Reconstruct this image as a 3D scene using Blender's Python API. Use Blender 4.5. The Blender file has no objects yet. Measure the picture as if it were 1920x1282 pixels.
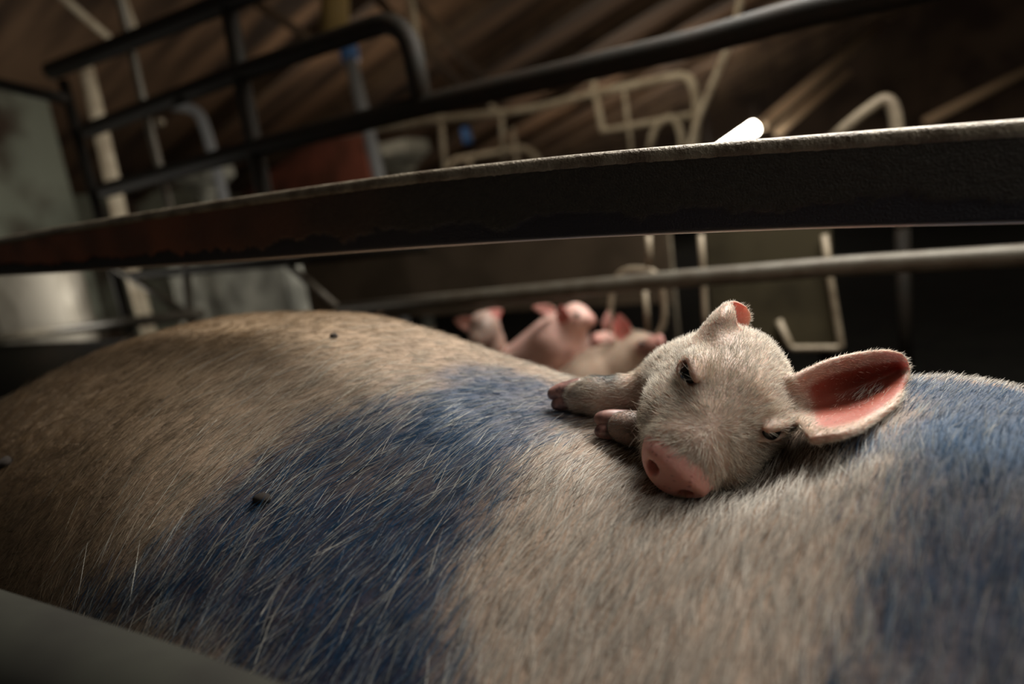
import bpy, math
import numpy as np
from mathutils import Vector, Matrix
from mathutils.kdtree import KDTree

# ------------------------------------------------------------------ camera, world, lights, exposure
SC = bpy.context.scene
COL = SC.collection
F_ = 1280.0                                     # 24 mm lens, 36 mm sensor, 1920 px wide
YAW, PITCH, ROLL = np.radians([31, -11, 8])
CAM = np.array([0, 0, .5])
FW = np.array([-np.sin(YAW)*np.cos(PITCH), np.cos(YAW)*np.cos(PITCH), np.sin(PITCH)])
_r0 = np.array([np.cos(YAW), np.sin(YAW), 0]); _u0 = np.cross(_r0, FW)
UP = np.cos(ROLL)*_u0 + np.sin(ROLL)*_r0
RT = np.cos(ROLL)*_r0 - np.sin(ROLL)*_u0
def ray(px, py): return FW + (px-960)/F_*RT + (641-py)/F_*UP
def at(px, py, d): return CAM + d*ray(px, py)
def on_y(px, py, Y): v = ray(px, py); return CAM + v*(Y/v[1])
def proj(P):
    q = np.asarray(P)-CAM; d = q@FW
    return 960+F_*(q@RT)/d, 641-F_*(q@UP)/d, d

cd = bpy.data.cameras.new('camera'); cam = bpy.data.objects.new('camera', cd); COL.objects.link(cam)
cd.lens = 24; cd.sensor_width = 36; cd.clip_start = .01
cam.matrix_world = Matrix([[RT[i], UP[i], -FW[i], CAM[i]] for i in range(3)] + [[0, 0, 0, 1]])
cd.dof.use_dof = True; cd.dof.focus_distance = .395; cd.dof.aperture_fstop = 3.2
SC.camera = cam
SC.view_settings.view_transform = 'Standard'; SC.view_settings.look = 'None'
SC.view_settings.exposure = .08; SC.view_settings.gamma = 1; SC.view_settings.use_curve_mapping = False
SC.cycles_curves.shape = 'RIBBONS'
SC.cycles.max_bounces = 5; SC.cycles.transparent_max_bounces = 4

W = bpy.data.worlds.new('world'); SC.world = W; W.use_nodes = True
W.node_tree.nodes['Background'].inputs[0].default_value = (.8, .75, .62, 1)
W.node_tree.nodes['Background'].inputs[1].default_value = .012

def area(name, loc, target, size, power, color, sy=None):
    l = bpy.data.lights.new(name, 'AREA'); l.energy = power; l.color = color; l.size = size
    if sy: l.shape = 'RECTANGLE'; l.size_y = sy
    o = bpy.data.objects.new(name, l); COL.objects.link(o); o.location = loc
    o.rotation_euler = (Vector(target)-Vector(loc)).to_track_quat('-Z', 'Y').to_euler()
    return o
area('lamp_over_crate', (.05, 1.05, 1.2), (-.15, .42, .35), .8, 32, (1, .95, .87), .45)
area('fill_right_front', (.5, .12, 1.0), (-.05, .35, .35), .45, 1.35, (1, .94, .85))  # unseen fill light added from the right front, no fixture
def point_fill(name, loc, power, color, r=.12):  # soft point light for the added fills
    l = bpy.data.lights.new(name, 'POINT'); l.energy = power; l.color = color; l.shadow_soft_size = r
    o = bpy.data.objects.new(name, l); COL.objects.link(o); o.location = loc; return o
point_fill('barn_fill_middle', (.9, 4.0, 1.15), 20, (1, .84, .66))  # added fill to brighten the roof boards, no lamp hangs here
point_fill('barn_fill_far', (-1.6, 5.2, .75), 12, (1, .82, .64))  # added fill deep in the barn under the roof, no fixture
point_fill('barn_fill_left', (-1.95, .35, .85), .4, (1, .95, .85))  # added fill for the pale post and blocks at the left
point_fill('barn_fill_low_left', (-2.05, .84, .44), 2.2, (1, .93, .82), .05)  # added close fill that brightens the whitewashed block
point_fill('barn_fill_gate', (-.6, 1.7, 1.08), 3.4, (1, .88, .7))  # added fill in front of the pale gate, no fixture
point_fill('barn_fill_right', (.75, 1.3, 1.2), 5, (1, .9, .74))  # added fill lighting the gates from the camera side
point_fill('barn_fill_mid_left', (-1.9, 2.35, .95), 2.4, (1, .84, .66))  # added fill that brightens the red brick wall

# ------------------------------------------------------------------ helpers
def setp(o, label=None, cat=None, group=None, kind=None):
    if label: o['label'] = label
    if cat: o['category'] = cat
    if group: o['group'] = group
    if kind: o['kind'] = kind
    return o
def empty(name, loc, label, cat, group=None):
    o = bpy.data.objects.new(name, None); COL.objects.link(o); o.location = loc
    o.empty_display_size = .05
    return setp(o, label, cat, group)
def attach(o, parent):
    o.parent = parent
    if parent is not None:
        o.matrix_parent_inverse = Matrix.Translation(parent.location).inverted() if parent.parent is None else Matrix()
def mesh(name, V, Fc, mat, parent=None, smooth=True, attrs=None):
    me = bpy.data.meshes.new(name)
    V = np.asarray(V, dtype=np.float32)
    if isinstance(Fc, np.ndarray):
        n = len(Fc); k = Fc.shape[1]
        me.vertices.add(len(V)); me.vertices.foreach_set('co', V.ravel())
        me.loops.add(n*k); me.loops.foreach_set('vertex_index', Fc.astype(np.int32).ravel())
        me.polygons.add(n); me.polygons.foreach_set('loop_start', np.arange(0, n*k, k, dtype=np.int32))
        me.update(calc_edges=True)
    else:
        me.from_pydata(V.tolist(), [], Fc)
    if smooth: me.polygons.foreach_set('use_smooth', np.ones(len(me.polygons), dtype=bool))
    for k, a in (attrs or {}).items():
        at_ = me.attributes.new(k, 'FLOAT_COLOR', 'POINT')
        c = np.ones((len(V), 4), dtype=np.float32); c[:, :3] = a; at_.data.foreach_set('color', c.ravel())
    me.update()
    me.materials.append(mat)
    o = bpy.data.objects.new(name, me); COL.objects.link(o)
    attach(o, parent)
    return o

def hash3(i, j, k, seed):
    n = (i*374761393 + j*668265263 + k*2147483647 + seed*1274126177) & 0xffffffff
    n = ((n ^ (n >> 13))*1103515245) & 0xffffffff
    n = ((n ^ (n >> 16))*2654435761) & 0xffffffff
    return ((n ^ (n >> 15)) & 0xffff)/65535.0
def noise(P, scale, seed=0):
    Q = np.asarray(P)*scale+1000.; I = np.floor(Q).astype(np.int64); T = Q-I; T = T*T*(3-2*T)
    r = 0
    for a in (0, 1):
        for b in (0, 1):
            for c in (0, 1):
                w = (T[..., 0] if a else 1-T[..., 0])*(T[..., 1] if b else 1-T[..., 1])*(T[..., 2] if c else 1-T[..., 2])
                r = r + w*hash3(I[..., 0]+a, I[..., 1]+b, I[..., 2]+c, seed)
    return r*2-1
def sstep(a, b, x):
    t = np.clip((x-a)/(b-a), 0, 1); return t*t*(3-2*t)
def nrm(v): v = np.asarray(v, float); return v/np.maximum(np.linalg.norm(v, axis=-1, keepdims=True), 1e-9)

# ------------------------------------------------------------------ materials
def mat(name, base=(.5, .5, .5), rough=.7, metal=0., attr=None, sss=0., sssr=(1, .35, .2), scale=.004, nscale=0, ncol=None, nfac=.5,
        bump=0, bscale=200, spec=.5, emit=None, estr=0, coords='Object', wave=None, detail=6, lo=.42, hi=.62, stretch=None):
    m = bpy.data.materials.new(name); m.use_nodes = True; nt = m.node_tree; N = nt.nodes; L = nt.links
    b = N['Principled BSDF']; b.inputs['Base Color'].default_value = (*base, 1)
    b.inputs['Roughness'].default_value = rough; b.inputs['Metallic'].default_value = metal
    b.inputs['Specular IOR Level'].default_value = spec
    src = None
    if attr:
        a = N.new('ShaderNodeAttribute'); a.attribute_name = attr; src = a.outputs['Color']
    tc = N.new('ShaderNodeTexCoord'); vec = tc.outputs[coords]
    if stretch:
        mp = N.new('ShaderNodeMapping'); mp.inputs['Scale'].default_value = stretch; L.new(vec, mp.inputs[0]); vec = mp.outputs[0]
    if nscale:
        n = N.new('ShaderNodeTexNoise'); n.inputs['Scale'].default_value = nscale; n.inputs['Detail'].default_value = detail; L.new(vec, n.inputs['Vector'])
        r = N.new('ShaderNodeMapRange'); r.inputs[1].default_value = lo; r.inputs[2].default_value = hi; r.inputs[4].default_value = nfac; L.new(n.outputs[0], r.inputs[0])
        mx = N.new('ShaderNodeMix'); mx.data_type = 'RGBA'; L.new(r.outputs[0], mx.inputs[0])
        if src: L.new(src, mx.inputs[6])
        else: mx.inputs[6].default_value = (*base, 1)
        mx.inputs[7].default_value = (*(ncol or (0, 0, 0)), 1); src = mx.outputs[2]
    if src: L.new(src, b.inputs['Base Color'])
    if sss:
        b.inputs['Subsurface Weight'].default_value = sss; b.inputs['Subsurface Radius'].default_value = sssr; b.inputs['Subsurface Scale'].default_value = scale
    if bump:
        n2 = N.new('ShaderNodeTexNoise'); n2.inputs['Scale'].default_value = bscale; n2.inputs['Detail'].default_value = 5; L.new(vec, n2.inputs['Vector'])
        bp = N.new('ShaderNodeBump'); bp.inputs['Strength'].default_value = bump; bp.inputs['Distance'].default_value = .002
        L.new(n2.outputs[0], bp.inputs['Height']); L.new(bp.outputs[0], b.inputs['Normal'])
    if emit:
        b.inputs['Emission Color'].default_value = (*emit, 1); b.inputs['Emission Strength'].default_value = estr
    return m
M = {}
M['sow_skin'] = mat('sow_skin', attr='tint', rough=.75, nscale=60, ncol=(.06, .05, .04), nfac=.22, bump=.35, bscale=350, spec=.25)
M['piglet_skin'] = mat('piglet_skin', attr='tint', rough=.5, sss=.55, sssr=(1, .32, .18), scale=.006, bump=.25, bscale=500, spec=.4)
M['far_skin'] = mat('far_piglet_skin', attr='tint', rough=.5, sss=.3, sssr=(1, .3, .2), scale=.006, nscale=60, ncol=(.30, .18, .12), nfac=.3, spec=.4)
M['hoof'] = mat('hoof_horn', base=(.27, .14, .12), rough=.35, nscale=180, ncol=(.035, .02, .022), nfac=.8, sss=.15, scale=.003)
M['hoof_pink'] = mat('hoof_pink', base=(.25, .125, .10), rough=.45, nscale=160, ncol=(.10, .05, .045), nfac=.7, sss=.2, scale=.003)
M['eye'] = mat('eye_dark', base=(.006, .005, .005), rough=.04, spec=.8)
M['hair'] = mat('hair_strand', attr='hcol', rough=.45, spec=.35)
M['steel_dark'] = mat('dark_painted_steel', base=(.009, .008, .006), rough=.6, metal=0, spec=.12, nscale=40, ncol=(.014, .009, .006), nfac=.6, bump=.3, bscale=300)
M['steel_grey'] = mat('worn_grey_steel', base=(.10, .09, .07), rough=.5, metal=.3, nscale=50, ncol=(.06, .045, .03), nfac=.6, bump=.2)
M['steel_cream'] = mat('galvanised_cream_steel', base=(.26, .215, .15), rough=.5, metal=.2, nscale=30, ncol=(.11, .08, .05), nfac=.6)
M['rust'] = mat('rusty_grimy_steel', base=(.085, .058, .040), rough=.68, metal=.15, nscale=28, ncol=(.018, .012, .010), nfac=.9, bump=.9, bscale=420, detail=10)
M['crust'] = mat('rail_grime', attr='tint', rough=.6, spec=.35, bump=.5, bscale=700)
M['edge'] = mat('lit_bottom_edge', base=(.30, .26, .24), rough=.35, metal=.6)  # pale colour carries the line of light reflected along the lower edge
M['lip'] = mat('lit_top_edge', base=(.24, .205, .15), rough=.5, metal=.3, nscale=60, ncol=(.10, .07, .045), nfac=.8, bump=.7, bscale=500)  # paler than the web: the lit upper rim put into the colour
M['roof'] = mat('roof_boards', base=(.24, .145, .085), rough=.9, nscale=2.2, ncol=(.03, .018, .012), nfac=1, stretch=(.45, 3.4, 1), bump=.4, bscale=8)
M['wood'] = mat('rafter_wood', base=(.13, .085, .05), rough=.8, nscale=6, ncol=(.05, .03, .02), nfac=.8)
M['wall_white'] = mat('limewashed_wall', base=(.22, .24, .19), rough=.9, nscale=4, ncol=(.055, .035, .022), nfac=1, lo=.45, hi=.6)
M['wall_brick'] = mat('red_brick_wall', base=(.46, .15, .10), rough=.9, nscale=5, ncol=(.10, .06, .04), nfac=.8)
M['wall_brown'] = mat('brown_wall', base=(.12, .08, .055), rough=.9, nscale=3, ncol=(.04, .025, .02), nfac=.8)
M['panel'] = mat('pen_panel', base=(.055, .040, .026), rough=.7, nscale=9, ncol=(.03, .022, .014), nfac=.7, spec=.1)
M['panel_olive'] = mat('olive_pen_panel', base=(.050, .042, .024), rough=.7, nscale=9, ncol=(.024, .02, .012), nfac=.8, spec=.1)
M['near_steel'] = mat('dull_grey_tube', base=(.020, .020, .015), rough=.8, spec=.2, nscale=20, ncol=(.012, .011, .009), nfac=.7)
M['cream_bright'] = mat('cream_steel_lightened', base=(.62, .54, .40), rough=.6, nscale=30, ncol=(.3, .22, .14), nfac=.5)  # lightened copy of the cream steel, brightness of the far gate in its colour
M['concrete'] = mat('stained_concrete', base=(.50, .50, .43), rough=.9, nscale=7, ncol=(.10, .10, .085), nfac=.8)
M['white_plaster'] = mat('whitewashed_block', base=(.62, .58, .50), rough=.9, nscale=8, ncol=(.28, .25, .2), nfac=.7)
M['floor'] = mat('dark_slatted_floor', base=(.006, .006, .005), rough=.95, spec=.02, nscale=12, ncol=(.003, .003, .003), nfac=.7)
M['blue_plastic'] = mat('blue_plastic', base=(.05, .16, .42), rough=.4)
M['grey_plastic'] = mat('grey_pipe', base=(.24, .25, .26), rough=.5)
M['ochre'] = mat('ochre_post', base=(.30, .21, .07), rough=.7)
M['batten'] = mat('pale_batten', base=(.75, .55, .36), rough=.7)
M['tube_glow'] = mat('fluorescent_glow', base=(1, 1, 1), emit=(1, .93, .8), estr=28)
M['dirt'] = mat('dried_dirt', base=(.02, .014, .01), rough=.9)

# ------------------------------------------------------------------ implicit surface modelling
def ell(P, c, r, ax=None):
    Q = P-np.asarray(c, float)
    if ax is not None: Q = Q@np.asarray(ax, float).T
    r = np.asarray(r, float)
    k0 = np.linalg.norm(Q/r, axis=-1); k1 = np.linalg.norm(Q/(r*r), axis=-1)
    return k0*(k0-1)/np.maximum(k1, 1e-9)
def cap(P, a, b, ra, rb):
    a = np.asarray(a, float); b = np.asarray(b, float); ab = b-a
    t = np.clip(((P-a)@ab)/(ab@ab), 0, 1)
    return np.linalg.norm(P-a-t[..., None]*ab, axis=-1)-(ra+(rb-ra)*t)
def smin(a, b, k):
    h = np.clip(.5+.5*(b-a)/k, 0, 1); return b*(1-h)+a*h-k*h*(1-h)
def smax(a, b, k): return -smin(-a, -b, k)
def chain(P, pts, k=6):
    d = None
    for (a, ra), (b, rb) in zip(pts[:-1], pts[1:]):
        e = cap(P, a, b, ra, rb); d = e if d is None else smin(d, e, k)
    return d

def polygonize(fn, lo, hi, h, block=8, slack=1.6):
    lo = np.asarray(lo, float); hi = np.asarray(hi, float)
    nb = np.ceil((hi-lo)/(h*block)).astype(int); n = nb*block+1
    ctr = np.stack(np.meshgrid(*[np.arange(m) for m in nb], indexing='ij'), -1)
    cc = lo+(ctr+.5)*block*h
    dv = fn(cc.reshape(-1, 3)).reshape(cc.shape[:3])
    act = np.abs(dv) < block*h*.87*slack
    val = np.where(dv < 0, -1e3, 1e3)
    G = np.repeat(np.repeat(np.repeat(val, block, 0), block, 1), block, 2)
    G = np.pad(G, ((0, 1),)*3, mode='edge')
    off = np.stack(np.meshgrid(*[np.arange(block+1)]*3, indexing='ij'), -1).reshape(-1, 3)
    ab = np.argwhere(act)
    for s in range(0, len(ab), 400):
        q = ab[s:s+400]
        idx = (q[:, None, :]*block+off[None]).reshape(-1, 3)
        G[idx[:, 0], idx[:, 1], idx[:, 2]] = fn(lo+idx*h)
    # surface nets
    S = G < 0
    c = np.zeros(tuple(np.array(G.shape)-1), dtype=np.int8)
    for a in (0, 1):
        for b in (0, 1):
            for e in (0, 1): c += S[a:a+c.shape[0], b:b+c.shape[1], e:e+c.shape[2]]
    cells = np.argwhere((c > 0) & (c < 8))
    cid = -np.ones(c.shape, dtype=np.int64); cid[tuple(cells.T)] = np.arange(len(cells))
    cor = np.array([[a, b, e] for a in (0, 1) for b in (0, 1) for e in (0, 1)])
    cv = np.stack([G[tuple((cells+o).T)] for o in cor], 1)
    acc = np.zeros((len(cells), 3)); cnt = np.zeros(len(cells))
    for i in range(8):
        for j in range(i+1, 8):
            if np.abs(cor[i]-cor[j]).sum() != 1: continue
            va, vb = cv[:, i], cv[:, j]; m = (va < 0) != (vb < 0)
            t = va[m]/(va[m]-vb[m]); acc[m] += cor[i]+t[:, None]*(cor[j]-cor[i]); cnt[m] += 1
    V = lo+(cells+acc/cnt[:, None])*h
    Q = []
    for ax in range(3):
        sl = [slice(None)]*3; s2 = [slice(None)]*3; sl[ax] = slice(0, -1); s2[ax] = slice(1, None)
        A, B = S[tuple(sl)], S[tuple(s2)]
        for flip in (0, 1):
            e = np.argwhere((A & ~B) if not flip else (~A & B))
            o1, o2 = [(1, 2), (2, 0), (0, 1)][ax]
            e = e[(e[:, o1] > 0) & (e[:, o2] > 0) & (e[:, o1] < c.shape[o1]) & (e[:, o2] < c.shape[o2])]
            d1 = np.zeros(3, int); d1[o1] = 1; d2 = np.zeros(3, int); d2[o2] = 1
            q = np.stack([cid[tuple((e-d1-d2).T)], cid[tuple((e-d2).T)], cid[tuple(e.T)], cid[tuple((e-d1).T)]], 1)
            if flip: q = q[:, ::-1]
            Q.append(q)
    Q = np.concatenate(Q); Q = Q[(Q >= 0).all(1)]
    # light smoothing
    E = np.concatenate([Q[:, [0, 1]], Q[:, [1, 2]], Q[:, [2, 3]], Q[:, [3, 0]]])
    for lam in (.5, .5):
        s = np.zeros_like(V); k = np.bincount(E[:, 0], minlength=len(V))+np.bincount(E[:, 1], minlength=len(V))
        for d in range(3):
            s[:, d] = np.bincount(E[:, 0], V[E[:, 1], d], len(V))+np.bincount(E[:, 1], V[E[:, 0], d], len(V))
        V = V+(s/np.maximum(k, 1)[:, None]-V)*lam
    return V, Q
def vnormals(V, Q):
    n = np.cross(V[Q[:, 2]]-V[Q[:, 0]], V[Q[:, 3]]-V[Q[:, 1]]); N = np.zeros_like(V)
    for k in range(4):
        for d in range(3): N[:, d] += np.bincount(Q[:, k], n[:, d], len(V))
    return nrm(N)

# ------------------------------------------------------------------ fur
def fur(name, roots, normals, flow, length, color, parent, lift=.35, radius=.0001, seed=1, pts=5, curl=.25, wild=.12, mt=None, bend=.5):
    rng = np.random.default_rng(seed); n = len(roots)
    N = nrm(normals); T = flow-N*(flow*N).sum(1, keepdims=True); T = nrm(T)
    B = np.cross(N, T)
    lift = np.broadcast_to(lift, (n,))
    cl = noise(roots, 260, seed)*curl+noise(roots, 90, seed+5)*curl+rng.normal(0, wild, n)
    T = nrm(T+B*cl[:, None])
    la = np.clip(lift+rng.normal(0, .12, n)+.15*noise(roots, 150, seed+9), .04, 1.4)
    d0 = nrm(T*np.cos(la)[:, None]+N*np.sin(la)[:, None])
    d1 = nrm(d0*(1-bend)+T*bend+B*rng.normal(0, .18, n)[:, None])
    Ln = length*rng.uniform(.65, 1.15, n)
    t = np.linspace(0, 1, pts)[None, :, None]
    P = roots[:, None, :]+Ln[:, None, None]*(d0[:, None, :]*(t-.5*t*t)+d1[:, None, :]*(.5*t*t)) - N[:, None, :]*.0006
    cu = bpy.data.hair_curves.new(name); cu.add_curves([pts]*n)
    cu.position_data.foreach_set('vector', P.astype(np.float32).ravel())
    ra = cu.attributes.get('radius') or cu.attributes.new('radius', 'FLOAT', 'POINT')
    prof = np.interp(np.linspace(0, 1, pts), [0, .5, 1], [1, .85, .15])
    rad = np.broadcast_to(radius, (n,))[:, None]*prof[None]*rng.uniform(.75, 1.25, n)[:, None]
    ra.data.foreach_set('value', rad.astype(np.float32).ravel())
    ca = cu.attributes.new('hcol', 'FLOAT_COLOR', 'CURVE')
    c = np.ones((n, 4), dtype=np.float32); c[:, :3] = np.clip(color, 0, 1); ca.data.foreach_set('color', c.ravel())
    cu.materials.append(mt or M['hair'])
    o = bpy.data.objects.new(name, cu); COL.objects.link(o); attach(o, parent)
    return o
def scatter(V, Q, N, dens, seed=1):
    """random points on quads, dens = hairs per m2 at each vertex"""
    rng = np.random.default_rng(seed)
    T = np.concatenate([Q[:, [0, 1, 2]], Q[:, [0, 2, 3]]])
    A = .5*np.linalg.norm(np.cross(V[T[:, 1]]-V[T[:, 0]], V[T[:, 2]]-V[T[:, 0]]), axis=1)
    w = A*dens[T].mean(1); n = rng.poisson(w.sum())
    k = rng.choice(len(T), n, p=w/w.sum()); a, b = rng.random(n), rng.random(n); f = a+b > 1; a[f] = 1-a[f]; b[f] = 1-b[f]
    W3 = np.stack([1-a-b, a, b], 1)
    return (V[T[k]]*W3[..., None]).sum(1), nrm((N[T[k]]*W3[..., None]).sum(1)), k, T, W3

# ------------------------------------------------------------------ the sow
KX = np.array([-1.3, -1.15, -1.05, -.95, -.85, -.75, -.66, -.58, -.5, -.43, -.37, -.32, -.27, -.22, -.18, -.14, -.1, -.06, -.02, .02, .06, .12, .3])
KZ = np.array([.15, .24, .32, .3566, .372, .4003, .4266, .4354, .4344, .4305, .4156, .3968, .3814, .3648, .3584, .3554, .3542, .3585, .3677, .376, .362, .352, .35])
def smi(x, X, Y, w=.022):
    g = np.linspace(-1.6, .9, 1251); y = np.interp(g, X, Y); k = np.exp(-.5*(np.arange(-60, 61)*.002/w)**2); k /= k.sum()
    return np.interp(x, g, np.convolve(np.pad(y, 60, mode='edge'), k, 'valid'))
SOW_B = .21
def sow_pt(X, th):
    zt = smi(X, KX, KZ)
    end = smi(X, [-1.6, -1.3, -1.15, -.95, -.8, .9], [.10, .10, .17, .25, .27, .27])
    s, c = np.sin(th), np.cos(th); e = 2/2.25
    P = np.stack([X, .42+np.sign(s)*np.abs(s)**e*np.where(s > 0, end*.593, end*smi(X, [-1.6, -.45, -.15, .9], [1, 1, 1.30, 1.30], .05)), zt-SOW_B+np.sign(c)*np.abs(c)**e*SOW_B], -1)
    # the flesh gives way under the piglet's chin
    g = np.exp(-(((P[..., 0]+.093)/.055)**2+((P[..., 1]-.36)/.05)**2))*(c > 0)
    P[..., 2] -= .022*g
    return P
# blue marking paint, outlines as (distance along the body, angle round it)
def sow_hit(px, py):
    """where the line of sight through a pixel meets the sow"""
    global _SG
    if '_SG' not in globals():
        X, th = np.meshgrid(np.linspace(-1.2, .35, 900), np.linspace(-1.6, 1.2, 420), indexing='ij')
        S = sow_pt(X, th); x, y, d = proj(S); _SG = (X, th, S, x, y, d)
    X, th, S, x, y, d = _SG
    q = (x-px)**2+(y-py)**2; q = np.where(d > .05, q, 1e9); near = q < max(q.min()*1.5, 36)
    i = np.unravel_index(np.where(near, d, 9).argmin(), q.shape)
    return S[i], d[i], X[i], th[i]
def poly_sdf(p, poly):
    poly = np.asarray(poly, float); d = np.full(len(p), 1e9); ins = np.zeros(len(p), bool)
    for a, b in zip(poly, np.roll(poly, -1, 0)):
        e = b-a; w = p-a; t = np.clip((w@e)/(e@e), 0, 1); d = np.minimum(d, np.linalg.norm(w-t[:, None]*e, axis=1))
        c = ((a[1] > p[:, 1]) != (b[1] > p[:, 1])) & (p[:, 0] < (b[0]-a[0])*(p[:, 1]-a[1])/(b[1]-a[1]+1e-12)+a[0])
        ins ^= c
    return np.where(ins, -d, d)
BLUE_A = [(880, 688), (960, 690), (1040, 705), (1065, 760), (1010, 830), (950, 900), (890, 990), (850, 1080), (830, 1180), (850, 1400), (600, 1400), (350, 1260), (160, 1170), (250, 1060), (340, 980), (430, 890), (540, 830), (640, 785), (760, 750)]
BLUE_B = [(1690, 712), (1920, 735), (2100, 750), (2100, 1500), (1560, 1500), (1580, 1300), (1600, 1180), (1640, 1080), (1665, 980), (1660, 900), (1640, 830)]
def to_body(poly):
    r = []
    for p in poly:
        _, _, X, th = sow_hit(*p); r.append((X, th*.25))
    return r
sow = empty('sow', (-.3, .42, 0), 'large pale sow lying on her side with blue paint marks on bristly skin', 'sow')
nx, nt = 900, 420
Xg, Tg = np.meshgrid(np.linspace(-1.3, .55, nx), np.linspace(-1.62, 1.62, nt), indexing='ij')
SV = sow_pt(Xg, Tg).reshape(-1, 3)
SV[:, 2] = np.maximum(SV[:, 2], .0)
_bA = to_body(BLUE_A)
_e = to_body([(1690, 712), (1920, 735)]); _f = to_body([(1575, 1275), (1600, 1180), (1640, 1080), (1665, 980), (1660, 900), (1640, 830)])
_bB = _e+[(.20, _e[1][1]), (.22, -.30), (_f[0][0]-.01, -.30)]+_f
BLUE_B_BODY = _bB
def paint_mask(Xa, tha, P):
    q = np.stack([Xa, tha*.25], -1)
    wob = .014*noise(P, 25, 3)+.008*noise(P, 80, 4)+.006*noise(P, 300, 6)
    a = sstep(.024, -.024, poly_sdf(q, _bA)+wob)
    b = sstep(.018, -.022, poly_sdf(q, _bB)+wob)
    return np.clip(a*(.86+.18*noise(P, 22, 7))+b*(.84+.2*noise(P, 20, 8)), 0, 1)
i = np.arange(nx-1)[:, None]*nt+np.arange(nt-1)[None]
SQ = np.stack([i, i+nt, i+nt+1, i+1], -1).reshape(-1, 4)
SN = vnormals(SV, SQ)
SNflip = (SN[:, 2].mean() < 0)
if SNflip: SQ = SQ[:, ::-1]; SN = -SN
SM = paint_mask(Xg.ravel(), Tg.ravel(), SV)
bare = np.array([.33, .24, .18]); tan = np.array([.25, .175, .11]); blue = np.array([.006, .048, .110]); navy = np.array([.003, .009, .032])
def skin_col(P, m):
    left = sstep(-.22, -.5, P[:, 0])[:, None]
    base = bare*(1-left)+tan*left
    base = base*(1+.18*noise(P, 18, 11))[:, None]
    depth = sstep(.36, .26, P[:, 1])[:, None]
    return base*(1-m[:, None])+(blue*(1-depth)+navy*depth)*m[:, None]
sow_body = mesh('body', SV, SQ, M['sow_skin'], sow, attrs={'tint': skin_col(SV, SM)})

# bristles: denser hair over the flank, lying towards the tail and the belly
def sow_fur(name, n_m2, length, radius, seed, lift, colfn, sel=None, wild=.16, curl=.22):
    vis = (SN[:, 2] > -.1) & (SV[:, 0] < .42) & (SV[:, 0] > -1.25) & (SV[:, 1] < .56)
    dens = np.where(vis, n_m2, 0.)*sstep(.56, .50, SV[:, 1])
    if sel is not None: dens = dens*sel
    R_, N_, k, T, W3 = scatter(SV, SQ, SN, dens, seed)
    m = (SM[T[k]]*W3).sum(1)
    # flow: towards the tail (-X) over the hump, turning down the flank towards the camera lower down and round the waist
    dn = sstep(.40, .30, R_[:, 1]); rt = sstep(-.30, -.05, R_[:, 0])
    w = np.clip(.10+(.15+.6*sstep(-.6, -.3, R_[:, 0]))*dn+.5*rt, 0, 1.15)
    fl = np.stack([1-.65*w, .25+w, .3*w], 1)
    up = sstep(-.03, .05, R_[:, 0])
    fl = nrm(fl)
    lf = lift*(.35+.65*rt)+.45*up
    L_ = length*(.75+.45*dn-.3*up)*(1-.15*rt)
    col = colfn(R_, m, np.random.default_rng(seed+50))
    return fur(name, R_, N_, fl, L_, col, sow, lift=lf, radius=radius, seed=seed, wild=wild, curl=curl)
def col_main(P, m, rng):
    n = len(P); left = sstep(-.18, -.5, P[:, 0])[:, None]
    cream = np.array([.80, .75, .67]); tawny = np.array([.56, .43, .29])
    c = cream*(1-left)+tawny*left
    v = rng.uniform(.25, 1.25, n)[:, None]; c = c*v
    dyed = (rng.random(n) < m*.86)[:, None]
    bl = np.array([.008, .064, .15])*rng.uniform(.4, 1.6, n)[:, None]
    pale = np.array([.52, .58, .62])*rng.uniform(.2, 1.0, n)[:, None]
    mm = (m > .35)[:, None]
    return np.where(dyed, bl, np.where(mm, pale, c))
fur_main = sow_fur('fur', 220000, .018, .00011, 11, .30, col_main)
fur_main['label'] = 'short cream bristles, dyed blue over the paint marks'
def col_dark(P, m, rng):
    n = len(P); return np.where((m > .3)[:, None], np.array([.008, .02, .06]), np.array([.05, .032, .02]))*rng.uniform(.5, 1.5, n)[:, None]
sow_fur('fur', 26000, .016, .00009, 21, .45, col_dark, wild=.5)['label'] = 'scattered thin dark hairs'
def col_guard(P, m, rng): return np.array([.80, .78, .70])*rng.uniform(.45, 1.1, len(P))[:, None]
gsel = sstep(-.5, -.32, SV[:, 0])*sstep(.47, .41, SV[:, 1])*(1-.75*sstep(-.3, -.15, SV[:, 0]))
sow_fur('fur', 15000, .026, .00015, 41, .42, col_guard, sel=gsel, wild=.25)['label'] = 'long pale guard bristles'
# a few long wild bristles on the rump and the ridge
rsel = sstep(-.6, -.95, SV[:, 0])*sstep(.30, .38, SV[:, 1])+.02
def col_long(P, m, rng): return np.array([.62, .50, .36])*rng.uniform(.5, 1.2, len(P))[:, None]
sow_fur('fur', 3500, .040, .00014, 31, .7, col_long, sel=rsel, wild=.6)['label'] = 'stray long curling bristles'

# ------------------------------------------------------------------ the sleeping piglet
HD = .380
HS = .976e-3                                    # metres per head unit
H0 = at(1364, 754, HD)
def camdir(x, y, z): v = x*RT+y*UP-z*FW; return v/np.linalg.norm(v)
hF = camdir(-.455, -.533, .715); hR = camdir(.827, -.551, .115)
hR = nrm(hR-hF*(hR@hF)); hU = np.cross(hF, hR); hU = hU/np.linalg.norm(hU)
if hU@UP < 0: hU = -hU
HB = np.stack([hR, hU, hF])                     # rows: local axes in world
def w2h(P): return ((np.asarray(P)-H0)@HB.T)/HS
def h2w(Q): return H0+(np.asarray(Q)*HS)@HB
def L(px, py, d): return w2h(at(px, py, d))

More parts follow.
